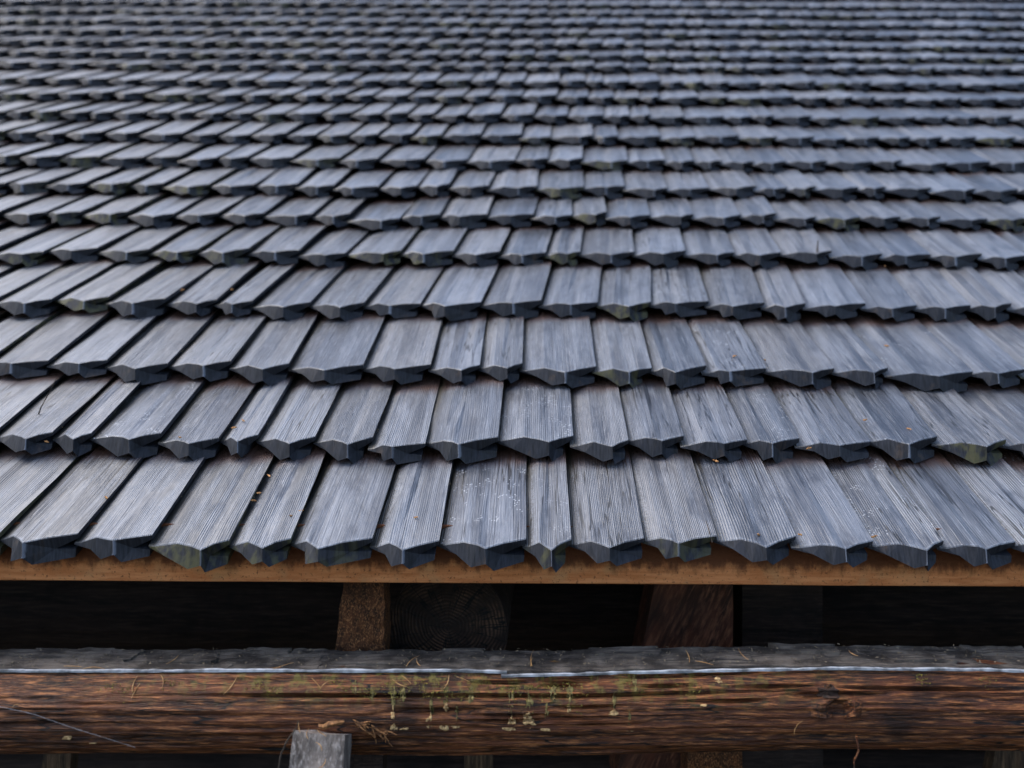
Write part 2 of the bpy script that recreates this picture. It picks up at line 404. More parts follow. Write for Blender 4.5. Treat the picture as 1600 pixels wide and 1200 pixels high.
rng = random.Random(5)
cands = []                                # every shingle: (visible?, row, x, ...)
for r in range(26):
    d, u0 = row_d[r], row_u[r]
    ex = (row_u[r+1]-u0) if r < 25 else 0.275
    known = [(p-800)*d/FPX for p in ROW_X[r]] if r < len(ROW_X) else [rng.uniform(-.05, .05)]
    xs = list(known)
    def wgen(): return min(max(rng.gauss(0.113, 0.017), 0.072), 0.148)
    while xs[-1] < HALF: xs.append(xs[-1]+wgen())
    while xs[0] > -HALF: xs.insert(0, xs[0]-wgen())
    skew = ROW_SKEW[r] if r < len(ROW_SKEW) else rng.uniform(0.045, 0.085)
    for a, b in zip(xs[:-1], xs[1:]):
        wd = b-a-rng.uniform(0.0014, 0.0042)
        tilt = math.atan(0.0325/ex)+rng.gauss(0, 0.008)
        du = rng.gauss(0, 0.0045)+0.010*nz(a*1.3, r*3.1)
        dn = rng.gauss(0, 0.0008)+0.004*nz(a*0.7, r*0.23, 4.0)
        geo = shingle_geo(wd, ex, rng, skew+rng.gauss(0, 0.004), tilt)
        if rng.random() < 0.04: du -= rng.uniform(0.006, 0.016)
        M = Matrix.Translation((a+0.001, u0+du, dn)) @ Matrix.Rotation(rng.gauss(0, 0.006), 4, 'Z') @ Matrix.Rotation(-tilt, 4, 'X') @ Matrix.Rotation(rng.gauss(0, 0.011), 4, 'Y')
        rnd = (rng.random(), rng.random(), rng.random())
        mid = (a+b)/2
        vis = abs(mid) < 0.571*d+wd*0.5
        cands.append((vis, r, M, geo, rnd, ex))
near = [c for c in cands if c[0]]
near.sort(key=lambda c: (c[1], abs(c[2].translation.x)))
picked = set(id(c) for c in near[:300])
inv = Matrix.Translation(RO).inverted() @ ROOFM
rest = Batch()
for c in cands:
    vis, r, M, geo, rnd, ex = c
    if id(c) in picked:
        bt = Batch(); bt.add(Matrix.Identity(4), geo, rnd, ex)
        o = link('shingle', bt.build('shingle'), (), roof_o)
        o.matrix_local = inv @ M
    else:
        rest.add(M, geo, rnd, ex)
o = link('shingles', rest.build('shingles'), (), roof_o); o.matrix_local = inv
tag(o, kind='stuff')

def box(name, c0, c1, mats, parent=None, M=None, bev=0.0):
    bm = bmesh.new(); bmesh.ops.create_cube(bm, size=1.0)
    for v in bm.verts:
        v.co = Vector([(a+b)/2+(b-a)*t for a, b, t in zip(c0, c1, v.co)])
    if bev: bmesh.ops.bevel(bm, geom=bm.edges[:], offset=bev, segments=2, affect='EDGES')
    me = bpy.data.meshes.new(name); bm.to_mesh(me); bm.free()
    o = link(name, me, mats, parent)
    if M is not None:
        if parent is None: o.matrix_world = M
        else: o.matrix_local = M
    return o

# sheathing under the shingles, the ridge, the orange eave board
RL = row_u[-1]+0.36
box('roof_deck', (-HALF, 0.05, -0.105), (HALF, RL, -0.08), [M_deck], roof_o, inv)
box('ridge_board', (-HALF, RL-0.02, -0.08), (HALF, RL+0.03, 0.07), [M_top], roof_o, inv, 0.004)
fb = at(800, 912, 1.315)
FH = 0.085
def long_strip(name, prof, x0, x1, nx, disp, mats, parent=None, loc=(0, 0, 0), smooth=False):
    """closed (y, z) profile swept along x with per-vertex displacement"""
    V, F = [], []; m = len(prof)
    for i in range(nx+1):
        x = x0+(x1-x0)*i/nx
        for j, (y, z) in enumerate(prof): V.append(disp(x, j, y, z))
    for i in range(nx):
        for j in range(m):
            k = (j+1) % m
            F.append((i*m+j, i*m+k, (i+1)*m+k, (i+1)*m+j))
    F.append(tuple(range(m-1, -1, -1))); F.append(tuple(nx*m+j for j in range(m)))
    me = mesh(name, V, F)
    bm = bmesh.new(); bm.from_mesh(me); bmesh.ops.recalc_face_normals(bm, faces=bm.faces); bm.to_mesh(me); bm.free()
    if smooth:
        for p in me.polygons: p.use_smooth = True
    o = link(name, me, mats, parent); o.location = loc; return o
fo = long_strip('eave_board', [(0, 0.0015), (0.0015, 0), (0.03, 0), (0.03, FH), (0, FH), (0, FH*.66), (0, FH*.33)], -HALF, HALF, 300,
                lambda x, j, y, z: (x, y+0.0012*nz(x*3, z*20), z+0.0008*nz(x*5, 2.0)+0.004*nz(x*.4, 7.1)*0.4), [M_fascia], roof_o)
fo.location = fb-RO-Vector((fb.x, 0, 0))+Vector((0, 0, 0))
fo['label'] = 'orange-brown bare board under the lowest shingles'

# ------------------------------------------------------------------ log in front of the eave
LC = at(800, 1052, 1.24)+Vector((-at(800, 1052, 1.24).x, 0.042, -0.056))   # its axis
LR = 0.07
NP = 120
def log_axis(x):
    t = (x/1.24*FPX+800)
    z = 0.0
    z += 0.004*math.sin((t-200)/520.0)-0.003
    if t > 900: z += min((t-900)/400.0, 1.0)*0.010
    return 0.004*nz(x*1.1, 3.3), z
def log_pt(x, a, lift=0.0):
    """a = 0 faces the camera, +90 deg is up"""
    cy, cz = log_axis(x)
    dy, dz = -math.cos(a), math.sin(a)
    r = LR*(1+0.05*nz(x*1.6, math.cos(a), math.sin(a)+5))
    if dz*LR < 0.056:
        gr = nz(x*2.2, a*7.0, 1.0)*0.0022+nz(x*5.0, a*22.0, 2.0)*0.0016+nz(x*30, a*30, 3.0)*0.0005
        ck = abs(nz(x*0.7, a*4.2, 9.0))
        if ck < 0.06: gr -= 0.011*(1-ck/0.06)
        ck = abs(nz(x*1.6, a*9.0, 19.0))
        if ck < 0.07: gr -= 0.0022*(1-ck/0.07)
        kx, ka = (x-at(1315, 1080, 1.2).x), (a-RAD(8))
        kd = math.hypot(kx/0.022, ka*LR/0.017)
        gr += 0.007*math.exp(-(kd-1.0)**2*5) if kd < 2.4 else 0
        if kd < 0.7: gr -= 0.005
        r += gr
    y, z = dy*(r+lift), dz*(r+lift)
    if z > 0.056: z = 0.056+0.0012*nz(x*40, y*60)+0.002*nz(x*5, y*25)+lift
    return Vector((x, y+cy, z+cz))
V, F = [], []
NX = 900
for i in range(NX+1):
    x = -HALF+2*HALF*i/NX
    x = math.copysign(abs(x/HALF)**1.7*HALF, x)
    for j in range(NP): V.append(log_pt(x, 2*math.pi*j/NP))
for i in range(NX):
    for j in range(NP):
        k = (j+1) % NP
        F.append((i*NP+j, (i+1)*NP+j, (i+1)*NP+k, i*NP+k))
F.append(tuple(range(NP))); F.append(tuple(NX*NP+j for j in range(NP-1, -1, -1)))
log_o = empty('eave_log', LC)
tag(log_o, 'long brown weathered log running below the eave, capped with a dark strip and pale edge', 'log')
me = mesh('trunk', V, F)
lo = link('trunk', me, [M_log], log_o)

# dark covering pieces along the flat top, torn at their ends
def px2x(px, d=1.26): return (px-800)*d/FPX
def felt(p0, p1, lift, seed, ya=-0.041, yz=0.043):
    x0, x1 = px2x(p0), px2x(p1); n = max(8, int((x1-x0)/0.006)); m = 9
    V, F = [], []
    for i in range(n+1):
        for j in range(m):
            s = j/(m-1)
            x = x0+(x1-x0)*i/n
            if i == n: x += 0.012*nz(s*4, seed)+0.006*nz(s*13, seed)
            if i == 0: x += 0.012*nz(s*4, seed+9)
            cy, cz = log_axis(x)
            yb = yz+0.0035*nz(x*22, seed)+0.002*nz(x*70, seed); yf = ya+(0.006*nz(x*18, seed+5)+0.003*nz(x*70, seed) if ya > -0.04 else 0)
            y = yf+s*(yb-yf)
            z = 0.0575+lift+0.0024*nz(x*40, y*50, seed)+0.0020*nz(x*9, y*120, seed)+0.0007*nz(x*150, y*150)
            if j == m-1: z += 0.0016*abs(nz(x*60, seed))
            V.append(Vector((x, y+cy, z+cz)))
    top = len(V)
    V += [v-Vector((0, 0, 0.004+lift)) for v in V]
    for i in range(n):
        for j in range(m-1):
            a, b, c, d = i*m+j, (i+1)*m+j, (i+1)*m+j+1, i*m+j+1
            F.append((a, b, c, d)); F.append((top+d, top+c, top+b, top+a))
        a, b = i*m, (i+1)*m; F.append((a, top+a, top+b, b))
        a, b = i*m+m-1, (i+1)*m+m-1; F.append((b, top+b, top+a, a))
    for j in range(m-1):
        a, b = j, j+1; F.append((b, top+b, top+a, a))
        a, b = n*m+j, n*m+j+1; F.append((a, top+a, top+b, b))
    return link('covering_sheet', mesh('covering_sheet', V, F), [M_felt], log_o)
for i, (a, b, lf) in enumerate([(-2400, 196, .0035), (188, 362, .0018), (350, 452, .0005), (446, 502, .0026), (496, 905, .0010), (895, 1290, .0022), (1280, 1660, .0008), (1650, 4000, .002)]):
    felt(a, b, lf, i*3.7)
for i, (a, b, y0, y1) in enumerate([(20, 150, .008, .044), (240, 330, -.012, .03), (372, 440, .012, .044), (560, 640, -.02, .016), (690, 760, .01, .044), (770, 830, -.028, .004), (930, 1040, .014, .044), (1110, 1180, -.02, .02), (1230, 1330, .01, .044), (1400, 1500, -.024, .016), (1540, 1640, .012, .044)]):
    felt(a, b, .0042, i*5.3+90, y0, y1)

def edge_strip(p0, p1, dz, dy, seed):
    x0, x1 = px2x(p0), px2x(p1); n = max(10, int((x1-x0)/0.008))
    prof = [(-0.0008, 0.0014), (0.0024, 0.0022), (0.0028, 0.0010), (0.0010, 0.0003), (0.0007, -0.0014), (-0.0009, -0.0014)]
    def dsp(x, j, y, z):
        cy, cz = log_axis(x)
        wv = 0.0014*nz(x*7, seed)+0.0006*nz(x*28, seed)
        yy = -0.0435+dy+y+cy+0.002*nz(x*5, seed+3)
        if abs(x-x1) < 0.06: wv += -0.002*(1-abs(x-x1)/0.06)
        th = 1+0.6*nz(x*16, seed+6)+0.5*nz(x*60, seed+2)
        if p0 > 0: wv -= 0.0035*max(0.0, 1-(x-x0)/0.16)
        return (x, yy, 0.0575+dz+z*th+wv+cz)
    return long_strip('pale_edge', prof, x0, x1, n, dsp, [M_edge], log_o)
edge_strip(-2400, 795, 0.0015, 0.0, 1.0)
edge_strip(786, 4000, -0.0012, -0.003, 5.0)

# tan drips, moss, knot and splinters on the log face
def on_log(px, py):
    """point on the log's front seen at the pixel: angle search"""
    best = None
    for k in range(-80, 54):
        a = RAD(k); x = px2x(px, 1.18)
        p = LC+log_pt(x, a)
        q = CM.inverted() @ p
        y = 600+FPX*(q.y/q.z)
        if best is None or abs(y-py) < best[0]: best = (abs(y-py), a, x)
    return best[2], best[1]
def patch(name, px, py, wpx, hpx, mat, seed, h=0.0010):
    x0, a0 = on_log(px, py); wv, ha = wpx*1.18/FPX/2, hpx*1.18/FPX/2/LR
    V, F = [log_pt(x0, a0, h)], []
    m = 18
    for rr, hh in ((0.55, h*0.9), (0.88, h*0.7), (1.0, -0.001)):
        for i in range(m):
            t = 2*math.pi*i/m; k = rr*(1+0.55*nz(math.cos(t)*1.9+seed, math.sin(t)*1.9, seed)+0.45*nz(math.cos(t)*5+seed, math.sin(t)*5, seed))
            V.append(log_pt(x0+wv*k*math.cos(t)*(1.25-0.35*math.sin(t)), a0+ha*k*math.sin(t), hh+0.0005*nz(i*1.7, rr*9, seed)))
    for i in range(m): F.append((0, 1+i, 1+(i+1) % m))
    for r in range(2):
        for i in range(m):
            j = (i+1) % m
            F.append((1+r*m+i, 1+(r+1)*m+i, 1+(r+1)*m+j, 1+r*m+j))
    return link(name, mesh(name, V, F), [mat], log_o)
for i, (px, py, ww, hh) in enumerate([(614, 1136, 11, 15), (612, 1112, 6, 22), (694, 1131, 12, 20), (697, 1105, 7, 16), (714, 1134, 13, 8), (671, 1128, 9, 26),
        (799, 1137, 18, 12), (803, 1120, 10, 14), (831, 1130, 15, 16), (829, 1117, 10, 14), (857, 1138, 13, 9), (965, 1136, 11, 5), (992, 1138, 14, 8), (968, 1114, 12, 12),
        (86, 1152, 13, 8), (126, 1161, 11, 4), (1112, 1101, 8, 6), (456, 1168, 11, 5), (895, 1108, 6, 10), (1138, 1062, 10, 12), (631, 1138, 10, 7)]):
    patch('lichen_patch', px, py, ww, hh, M_lichen, i*2.3)

def moss_mass():
    V, F = [], []; rg = random.Random(3)
    heads = [(390, 1062), (410, 1068), (520, 1058), (535, 1066), (575, 1072), (600, 1060), (612, 1078), (627, 1066), (672, 1076), (690, 1064), (700, 1082), (718, 1078),
             (737, 1068), (742, 1056), (800, 1066), (812, 1072), (838, 1064), (835, 1084), (862, 1080), (870, 1066), (893, 1060), (898, 1098), (914, 1072), (918, 1062), (990, 1058), (1005, 1066),
             (1080, 1064), (1100, 1070), (1470, 1052), (1475, 1060), (1576, 1056), (250, 1058), (150, 1064), (180, 1070), (660, 1056), (770, 1058), (860, 1058)]
    for hx, hy in heads:
        for _ in range(rg.randint(25, 60)):
            px, py = hx+rg.gauss(0, 8), hy+abs(rg.gauss(0, 9))-4
            x, a = on_log(px, py) if False else (px2x(px, 1.18), None)
            x = px2x(px, 1.18); a = RAD(46-(py-1050)*0.62)
            if a > RAD(50): continue
            sz = rg.uniform(0.0004, 0.0012); c = log_pt(x, a, sz*0.3)
            b = len(V)
            ax = [Vector((rg.gauss(0, 1), rg.gauss(0, 1), rg.gauss(0, 1))).normalized()*sz*rg.uniform(.6, 1.5) for _ in range(3)]
            V.extend([c+ax[0], c-ax[0], c+ax[1], c-ax[1]*.7, c+ax[2], c-ax[2]])
            for t in [(0, 2, 4), (2, 1, 4), (1, 3, 4), (3, 0, 4), (2, 0, 5), (1, 2, 5), (3, 1, 5), (0, 3, 5)]: F.append(tuple(b+i for i in t))
    o = link('moss', mesh('moss', V, F), [M_moss], log_o); o['kind'] = 'stuff'
moss_mass()
for i, (px, py, ww, hh) in enumerate([(612, 1090, 6, 34), (696, 1088, 5, 36), (673, 1102, 5, 30), (801, 1100, 7, 34), (832, 1096, 7, 36), (859, 1112, 5, 36), (897, 1082, 8, 30), (715, 1112, 5, 24),
        (577, 1080, 6, 26), (627, 1084, 6, 24), (737, 1086, 7, 26), (968, 1094, 5, 26), (1003, 1066, 7, 34), (992, 1120, 4, 22), (870, 1080, 8, 30), (547, 1072, 7, 20)]):
    patch('drip_streak', px, py, ww, hh, M_drip, i*1.9+40, 0.0006)
patch('knot', 1313, 1080, 26, 24, M_knot, 4.4, 0.003)

def shard(name, p, dirv, ln, wd, th, mat, parent, rg):
    """a jagged splinter: tapered, bent, unevenly thick"""
    d = dirv.normalized(); s1 = d.cross(Vector((0.2, 1, 0.3))).normalized(); s2 = d.cross(s1)
    V, F = [], []; m = 5
    for i in range(6):
        t = i/5; r = (0.35+0.65*math.sin(math.pi*min(1, t*0.9+0.12)))
        c = p+d*ln*(t-0.5)+s2*rg.uniform(-1, 1)*th*0.5+s1*rg.uniform(-1, 1)*wd*0.2
        for j in range(m):
            a = 2*math.pi*j/m+rg.uniform(-.3, .3)
            V.append(c+s1*math.cos(a)*wd*r*rg.uniform(.7, 1.2)+s2*math.sin(a)*th*r*rg.uniform(.7, 1.2))
    for i in range(5):
        for j in range(m):
            k = (j+1) % m; F.append((i*m+j, i*m+k, (i+1)*m+k, (i+1)*m+j))
    F.append(tuple(range(m-1, -1, -1))); F.append(tuple(5*m+j for j in range(m)))
    return link(name, mesh(name, V, F), [mat], parent)
rg = random.Random(8)
for q in range(26):
    t = rg.random(); px, py = 548+t*60+rg.gauss(0, 5), 1128+t*22+rg.gauss(0, 6)
    ang, ln = -32+rg.gauss(0, 22), rg.uniform(0.007, 0.024)
    x, a = on_log(px, py); p = log_pt(x, a, 0.001)
    shard('splinter', p, Vector((math.cos(RAD(ang)), -0.2, math.sin(RAD(ang)))), ln, ln*rg.uniform(.04, .1), 0.0014, M_split, log_o, rg)

# ------------------------------------------------------------------ grey strut below the log
def strut():
    root = empty('strut', (0, 0, 0))
    tp = at(497, 1146, 1.165)
    lean = RAD(68)
    down = Vector((-0.012, -math.cos(lean), -math.sin(lean)))
    across = Vector((1, 0.0, 0.10)).normalized()
    across = (across-down*across.dot(down)).normalized()
    nrm = across.cross(down).normalized()
    if nrm.y > 0: nrm = -nrm
    LN = (tp.z)/math.sin(lean)
    V, F = [], []; wd, th = 0.070, 0.055
    m = 12; ns = 90
    for i in range(ns+1):
        s = LN*(i/ns)**1.6
        wdd = wd+min(s, 0.2)*0.06
        loop = []
        for q in range(m):
            side, f = divmod(q, 3); f = f/3.0+(0.04 if q % 3 == 0 else 0)
            if side == 0: a, b = -0.5+f, 0.0
            elif side == 1: a, b = 0.5, f
            elif side == 2: a, b = 0.5-f, 1.0
            else: a, b = -0.5, 1.0-f
            loop.append((a*wdd, b*th))
        for (a, b) in loop:
            e = 0.0016*nz(s*25, a*110, b*90)+0.0007*nz(s*60, a*190, b*170)
            sh = 0.006*(a/wdd)+0.006*nz(a*120, b*90, 2.0) if i == 0 else 0
            V.append(tp+down*(s+sh)+across*(a+e)-nrm*(b+e))
    for i in range(ns):
        for j in range(m):
            k = (j+1) % m; F.append((i*m+j, i*m+k, (i+1)*m+k, (i+1)*m+j))
    F.append(tuple(range(m-1, -1, -1))); F.append(tuple(ns*m+j for j in range(m)))
    me = mesh('timber', V, F)
    bm = bmesh.new(); bm.from_mesh(me); bmesh.ops.recalc_face_normals(bm, faces=bm.faces); bm.to_mesh(me); bm.free()
    base = Vector((tp.x, tp.y-math.cos(lean)*LN, 0)); root.location = base
    me.transform(Matrix.Translation(-base))
    link('timber', me, [M_grey], root)
    tag(root, 'squared silver-grey timber end leaning against the log at the bottom edge', 'timber')
    return tp, down, across, nrm
STP, SDN, SAC, SNR = strut()
o = shard('wood_chip', at(518, 1131, 1.15), Vector((1, 0, 0.28)), 0.034, 0.005, 0.004, M_split, None, rg)
tag(o, 'tan splintered wood chip lying on top of the grey timber end', 'wood chip')

# ------------------------------------------------------------------ behind the eave: log wall, beam, blocks
def round_log(name, p0, p1, r, mats, parent, seg=22, n=14, seed=0.0, end_mat=True):
    ax = (p1-p0); L = ax.length; ax.normalize()
    s1 = ax.cross(Vector((0, 0, 1))); s1 = s1.normalized() if s1.length > 1e-3 else Vector((1, 0, 0)); s2 = s1.cross(ax)
    V, F, MI = [], [], []
    for i in range(n+1):
        for j in range(seg):
            a = 2*math.pi*j/seg
            rr = r*(1+0.06*nz(i*0.5+seed, math.cos(a)*1.5, math.sin(a)*1.5))
            V.append(p0+ax*L*i/n+s1*math.cos(a)*rr+s2*math.sin(a)*rr)
    for i in range(n):
        for j in range(seg):
            k = (j+1) % seg; F.append((i*seg+j, (i+1)*seg+j, (i+1)*seg+k, i*seg+k)); MI.append(0)
    F.append(tuple(range(seg))); MI.append(1 if len(mats) > 1 else 0)
    F.append(tuple(n*seg+j for j in range(seg-1, -1, -1))); MI.append(1 if len(mats) > 1 else 0)
    c = p0.copy(); me = mesh(name, [v-c for v in V], F); me.polygons.foreach_set('material_index', MI)
    bm = bmesh.new(); bm.from_mesh(me); bmesh.ops.recalc_face_normals(bm, faces=bm.faces); bm.to_mesh(me); bm.free()
    o = link(name, me, mats, parent); o.location = c-(parent.location if parent else Vector((0, 0, 0))); return o
WY = 2.0
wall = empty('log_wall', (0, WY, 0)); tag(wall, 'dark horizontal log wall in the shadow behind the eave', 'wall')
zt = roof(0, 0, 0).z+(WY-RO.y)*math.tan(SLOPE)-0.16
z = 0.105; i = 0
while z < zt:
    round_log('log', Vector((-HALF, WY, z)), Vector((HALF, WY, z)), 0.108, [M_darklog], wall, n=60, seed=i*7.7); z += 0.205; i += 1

c = at(700, 983, 1.46)
o = round_log('tie_beam', c, c+Vector((0.02, 0.50, 0.0)), 0.098, [M_darklog, M_rings], None, seg=40, n=10, seed=3.1)
tag(o, 'round dark log end with growth rings under the orange board', 'beam')

def quad_prism(name, pts, depth, dd, mat, label, cat, nseg=8, rough=0.002):
    """four pixel corners at one depth, given thickness away from the camera; faces subdivided and roughened"""
    f = [at(px, py, depth) for px, py in pts]
    V, F = [], []
    for t in range(3):
        off = Vector((0, dd*t/2, 0))
        for i in range(nseg+1):
            for j in range(nseg+1):
                a = f[0].lerp(f[1], j/nseg); b = f[3].lerp(f[2], j/nseg)
                p = a.lerp(b, i/nseg)+off
                k = rough*(nz(p.x*60, p.z*60, t*3.0)+0.6*nz(p.x*170, p.z*170, t))
                V.append(p+Vector((k, k*1.5, k)))
    m = nseg+1; L = m*m
    for i in range(nseg):
        for j in range(nseg):
            a = i*m+j; F.append((a, a+1, a+m+1, a+m)); a += 2*L; F.append((a+m, a+m+1, a+1, a))
    for t in range(2):
        for i in range(nseg):
            for a, b in ((i*m, (i+1)*m), ((i+1)*m+nseg, i*m+nseg), (i+1, i), (nseg*m+i, nseg*m+i+1)):
                F.append((t*L+a, t*L+b, (t+1)*L+b, (t+1)*L+a))
    c = sum(f, Vector())/4; c.z = min(p.z for p in f)
    me = mesh(name, [v-c for v in V], F)
    bm = bmesh.new(); bm.from_mesh(me); bmesh.ops.recalc_face_normals(bm, faces=bm.faces); bm.to_mesh(me); bm.free()
    o = link(name, me, [mat]); o.location = c
    tag(o, label, cat); return o
quad_prism('support_block', [(538, 900), (600, 900), (601, 1045), (520, 1045)], 1.375, 0.075, M_block,
           'short rough orange-brown block standing on the log beside the round log end', 'block', 12, 0.003)
quad_prism('hewn_brace', [(1030, 880), (1145, 880), (1146, 1230), (960, 1230)], 1.62, 0.10, M_red,
           'reddish hewn brace with slanting grain in the dark right of centre', 'brace', 12, 0.004)
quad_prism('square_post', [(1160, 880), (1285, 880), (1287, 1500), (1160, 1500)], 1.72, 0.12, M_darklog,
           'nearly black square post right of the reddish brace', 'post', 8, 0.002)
# dim shapes in the dark below the log
quad_prism('slanted_board', [(70, 1150), (112, 1150), (96, 1420), (40, 1420)], 1.6, 0.03, M_dim, 'blurred pale slanted board in the dark below the log at far left', 'board')
quad_prism('short_post', [(1075, 1150), (1160, 1150), (1160, 1500), (1070, 1500)], 1.5, 0.06, M_block, 'blurred brown post below the log under the reddish brace', 'post')
quad_prism('leaning_plank', [(1560, 1150), (1610, 1150), (1590, 1500), (1490, 1500)], 1.7, 0.03, M_dim, 'blurred leaning plank in the dark below the log at far right', 'plank')
quad_prism('upright_slat', [(725, 1150), (770, 1150), (768, 1500), (722, 1500)], 1.65, 0.03, M_dim, 'blurred upright slat in the dark below the middle of the log', 'slat')
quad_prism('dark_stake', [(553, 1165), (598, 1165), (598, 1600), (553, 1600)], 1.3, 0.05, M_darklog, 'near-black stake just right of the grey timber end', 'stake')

# ------------------------------------------------------------------ needles, twigs, crumbs
def needle_mesh(ln, bend, r, seed=0):
    V, F = [], []; m = 4; n = 7
    for i in range(n+1):
        t = i/n; rr = r*(0.35+0.65*math.sin(math.pi*min(0.95, t*0.85+0.1)))
        for j in range(m):
            a = 2*math.pi*j/m
            V.append(Vector((ln*(t-.5), bend*4*t*(1-t)+rr*math.cos(a), rr*math.sin(a))))
    for i in range(n):
        for j in range(m):
            k = (j+1) % m; F.append((i*m+j, i*m+k, (i+1)*m+k, (i+1)*m+j))
    F.append(tuple(range(m-1, -1, -1))); F.append(tuple(n*m+j for j in range(m)))
    return mesh('needle', V, F)
NM = [needle_mesh(0.022, 0.003, 0.0006), needle_mesh(0.022, -0.002, 0.0007), needle_mesh(0.022, 0.0006, 0.0006)]
for m_ in NM: m_.materials.append(M_needle)
ORD = ['leftmost', 'second from the left', 'third from the left', 'fourth from the left', 'fifth from the left', 'sixth from the left', 'seventh from the left',
       'eighth from the left', 'ninth from the left', 'tenth from the left', 'eleventh from the left', 'twelfth from the left', 'thirteenth from the left', 'fourteenth from the left']
def ordered(pairs):
    pairs = sorted(pairs, key=lambda q: q[0][0]+q[1][0])
    return [(a, b, 'rightmost' if i == len(pairs)-1 else ORD[i]) for i, (a, b) in enumerate(pairs)]
def needle(p0, p1, label, grp, k):
    o = bpy.data.objects.new('spruce_needle', NM[k % 3]); col.objects.link(o)
    d = p1-p0
    x = d.normalized(); z = Vector((0, -0.8, 0.6)); y = z.cross(x).normalized(); z = x.cross(y)
    R = Matrix((x, y, z)).transposed().to_4x4()
    o.matrix_world = Matrix.Translation((p0+p1)/2) @ R @ Matrix.Diagonal((d.length/0.022, 1, 1, 1))
    tag(o, label, 'needle', grp)
k = 0
for a, b, od in ordered([((190, 1092), (199, 1068)), ((191, 1058), (190, 1082)), ((229, 1056), (236, 1077)), ((338, 1086), (354, 1058)), ((476, 1060), (494, 1076)), ((494, 1075), (515, 1064)),
             ((608, 1062), (633, 1074)), ((622, 1056), (640, 1070)), ((674, 1088), (700, 1070)), ((693, 1076), (700, 1056)), ((712, 1058), (735, 1066)), ((0, 1106), (12, 1102)), ((1343, 1094), (1358, 1087)), ((1258, 1145), (1270, 1125))]):
    (x0, a0), (x1, a1) = on_log(*a), on_log(*b)
    needle(LC+log_pt(x0, a0, 0.002), LC+log_pt(x1, a1, 0.002), 'dry needle stuck to the brown front of the log, '+od, 'needles stuck to the log face', k); k += 1
def on_cap(px, py):
    t = (1046-py)/30.0; x = px2x(px); cy, cz = log_axis(x)
    return LC+Vector((x, -0.042+max(-.08, min(1, t))*0.085+cy, 0.0635+cz))
for a, b, od in ordered([((110, 1044), (140, 1045)), ((145, 1048), (180, 1053)), ((265, 1041), (269, 1028)), ((438, 1049), (462, 1039)), ((640, 1045), (655, 1029)), ((652, 1033), (662, 1044)),
             ((834, 1044), (838, 1020)), ((832, 1044), (835, 1032)), ((1078, 1042), (1083, 1024)), ((1088, 1040), (1112, 1046)), ((1171, 1040), (1170, 1022)), ((1342, 1028), (1347, 1036))]):
    needle(on_cap(*a), on_cap(*b), 'dry needle on the dark top covering of the log, '+od, 'needles on the log covering', k); k += 1
for a, b, od in ordered([((469, 1145), (466, 1127)), ((482, 1155), (483, 1138)), ((510, 1150), (495, 1140)), ((503, 1173), (494, 1160)), ((509, 1186), (497, 1200))]):
    f = lambda q: at(q[0], q[1], 1.158-(q[1]-1146)*0.00032)
    needle(f(a), f(b), 'short needle on the face of the grey timber end, '+od, 'needles on the grey timber', k); k += 1

def tube(name, pts, r, mat):
    V, F = [], []; m = 5
    c0 = pts[0]
    for i, p in enumerate(pts):
        d = (pts[min(i+1, len(pts)-1)]-pts[max(i-1, 0)]).normalized()
        s1 = d.cross(Vector((0.3, 1, 0.2))).normalized(); s2 = d.cross(s1)
        rr = r*(1-0.5*i/(len(pts)-1))
        for j in range(m):
            a = 2*math.pi*j/m; V.append(p-c0+s1*math.cos(a)*rr+s2*math.sin(a)*rr)
    n = len(pts)-1
    for i in range(n):
        for j in range(m):
            k2 = (j+1) % m; F.append((i*m+j, i*m+k2, (i+1)*m+k2, (i+1)*m+j))
    F.append(tuple(range(m-1, -1, -1))); F.append(tuple(n*m+j for j in range(m)))
    o = link(name, mesh(name, V, F), [mat]); o.location = c0; return o
def curve(pix, d, n=14):
    out = []
    for i in range(n+1):
        t = i/n*(len(pix)-1); a = min(int(t), len(pix)-2); f = t-a
        out.append(at(pix[a][0]*(1-f)+pix[a+1][0]*f+1.2*nz(i*.9, pix[0][0]), pix[a][1]*(1-f)+pix[a+1][1]*f, d))
    return out
tag(tube('twig', curve([(433, 1215), (438, 1180), (450, 1155), (463, 1138), (466, 1126)], 1.15), 0.0013, M_twig), 'thin bent twig hanging beside the left edge of the grey timber', 'twig')
tag(tube('spider_thread', curve([(-10, 1102), (50, 1115), (110, 1136), (212, 1168)], 1.13), 0.00035, M_thread), 'pale spider thread slanting across the log at lower left', 'thread')
tag(tube('root_fibre', curve([(1338, 1150), (1342, 1172), (1334, 1190), (1337, 1215)], 1.16), 0.0014, M_log), 'frayed brown fibre hanging below the log near the knot', 'fibre')

# debris on the shingles, placed on the roof surface of a row
def on_roof(px, py, r, h=0.0):
    """ray to the tilted top plane of row r"""
    o0 = CM.translation; d = (at(px, py, 1.0)-o0)
    ex = row_u[r+1]-row_u[r]; t = math.atan(0.0325/ex)
    n = (RN*math.cos(t)+RU*math.sin(t)); p0 = roof(0, row_u[r], -0.003+h)
    return o0+d*((p0-o0).dot(n)/d.dot(n))
b0 = on_roof(60, 648, 1)
tag(tube('dark_stalk', [b0, b0+Vector((0.004, 0, .012)), b0+Vector((0.012, 0.012, .036)), b0+Vector((0.021, 0.02, .062))], 0.0013, M_twig), 'thin dark stalk sticking up from a shingle at the left edge', 'stalk')
b0 = on_roof(1277, 398, 4)
tag(tube('twig_stub', [b0, b0+Vector((0.001, 0.002, .015)), b0+Vector((0.002, 0.002, .034))], 0.0028, M_twig), 'short dark twig stub standing on a shingle in the fifth course', 'twig')
b0 = on_roof(1112, 840, 0)
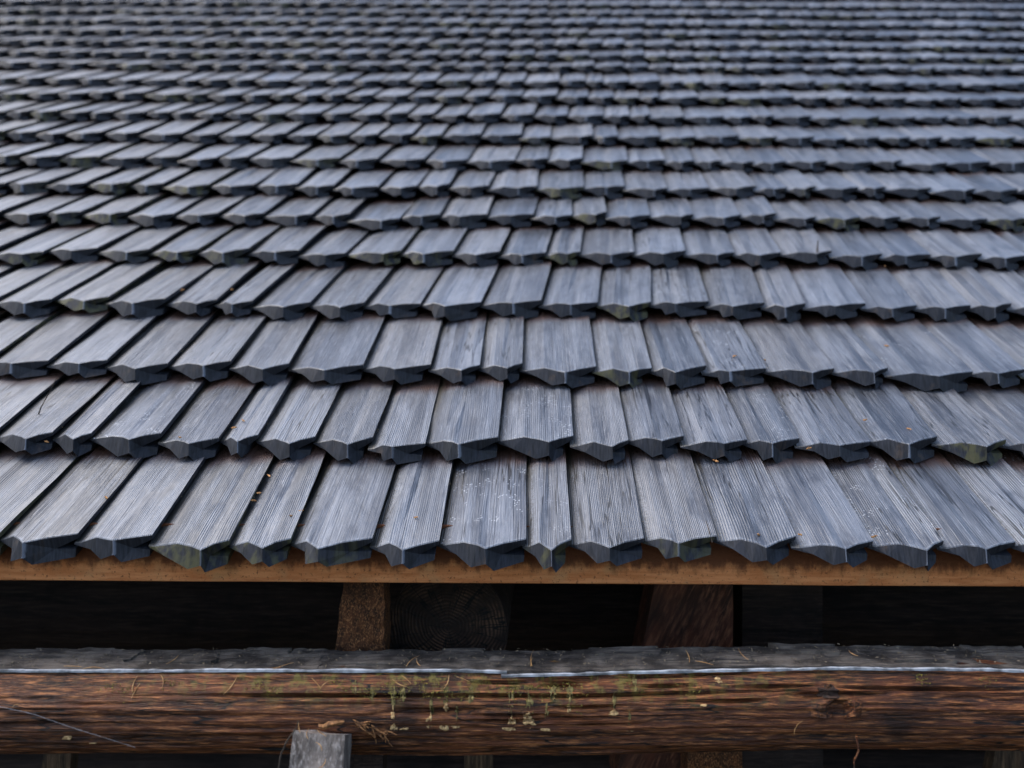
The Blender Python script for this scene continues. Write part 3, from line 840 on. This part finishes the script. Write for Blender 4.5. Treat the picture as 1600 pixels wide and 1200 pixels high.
tag(tube('black_needle', [b0+Vector((0, -.004, -.006)), b0+Vector((-0.003, .002, .008)), b0+Vector((-0.006, .01, .022))], 0.0011, M_twig), 'black needle on the tip of a bottom-row shingle right of centre', 'needle')
crumbs = [(650, 808, 0), (420, 743, 0), (396, 782, 0), (470, 798, 0), (166, 777, 0), (1185, 835, 0), (1366, 838, 0), (1118, 720, 1), (281, 683, 1), (366, 668, 1), (380, 657, 1), (73, 690, 1), (1352, 656, 1), (1420, 670, 1),
          (786, 503, 2), (1148, 556, 2), (1385, 540, 2), (1195, 562, 2), (285, 453, 3), (362, 452, 3), (1383, 416, 4), (1264, 700, 1), (1250, 835, 0), (455, 806, 0), (405, 770, 0)]
for i, (px, py, r) in enumerate(crumbs):
    p = on_roof(px, py, r, 0.002)
    o = shard('bark_flake', Vector((0, 0, 0)), Vector((math.cos(i*2.1), math.sin(i*2.1)*.5, .2)), rg.uniform(.005, .010), 0.0018, 0.0012, M_flake, None, rg)
    o.location = p
    course = ['bottom', 'second', 'third', 'fourth', 'fifth'][r]
    same = sorted(q for q in crumbs if q[2] == r); od = ORD[same.index((px, py, r))]
    tag(o, 'tiny bark flake on the %s course of shingles%s' % (course, ', '+od+' there' if len(same) > 1 else ''), 'flake', 'bark flakes on the shingles')

# fine litter along the joints and on the covering: nobody could count it
def litter():
    V, F = [], []; rg2 = random.Random(21)
    def bit(c, s):
        b = len(V); ax = Vector((rg2.gauss(0, 1), rg2.gauss(0, 1), rg2.gauss(0, .5))).normalized()
        sd = ax.cross(Vector((rg2.gauss(0, 1), rg2.gauss(0, 1), rg2.gauss(0, 1)))).normalized()*s*.16; up = ax.cross(sd)
        V.extend([c-ax*s*.5, c+sd, c-sd*.5+up, c-sd*.5-up, c+ax*s*.5])
        for t in [(0, 2, 1), (0, 3, 2), (0, 1, 3), (4, 1, 2), (4, 2, 3), (4, 3, 1)]: F.append(tuple(b+i for i in t))
    for _ in range(900):
        px = rg2.uniform(-200, 1800); bit(on_cap(px, rg2.uniform(1018, 1044))+Vector((0, 0, rg2.uniform(-.002, .0015))), rg2.uniform(.001, .006))
    for c in cands:
        vis, r, M, geo, rnd, ex = c
        if r > 5 or not vis: continue
        for _ in range(rg2.randint(2, 7)):
            y = rg2.uniform(0.0, ex); v = M @ Vector((geo[0][22].x+0.004+geo[0][22].x*0+0.0*y, y, -0.004))
            bit(ROOFM @ v, rg2.uniform(.001, .0045))
    o = link('litter', mesh('litter', V, F), [M_litter]); tag(o, 'fine brown crumbs scattered in the joints and along the log covering', 'litter', None, 'stuff')
litter()
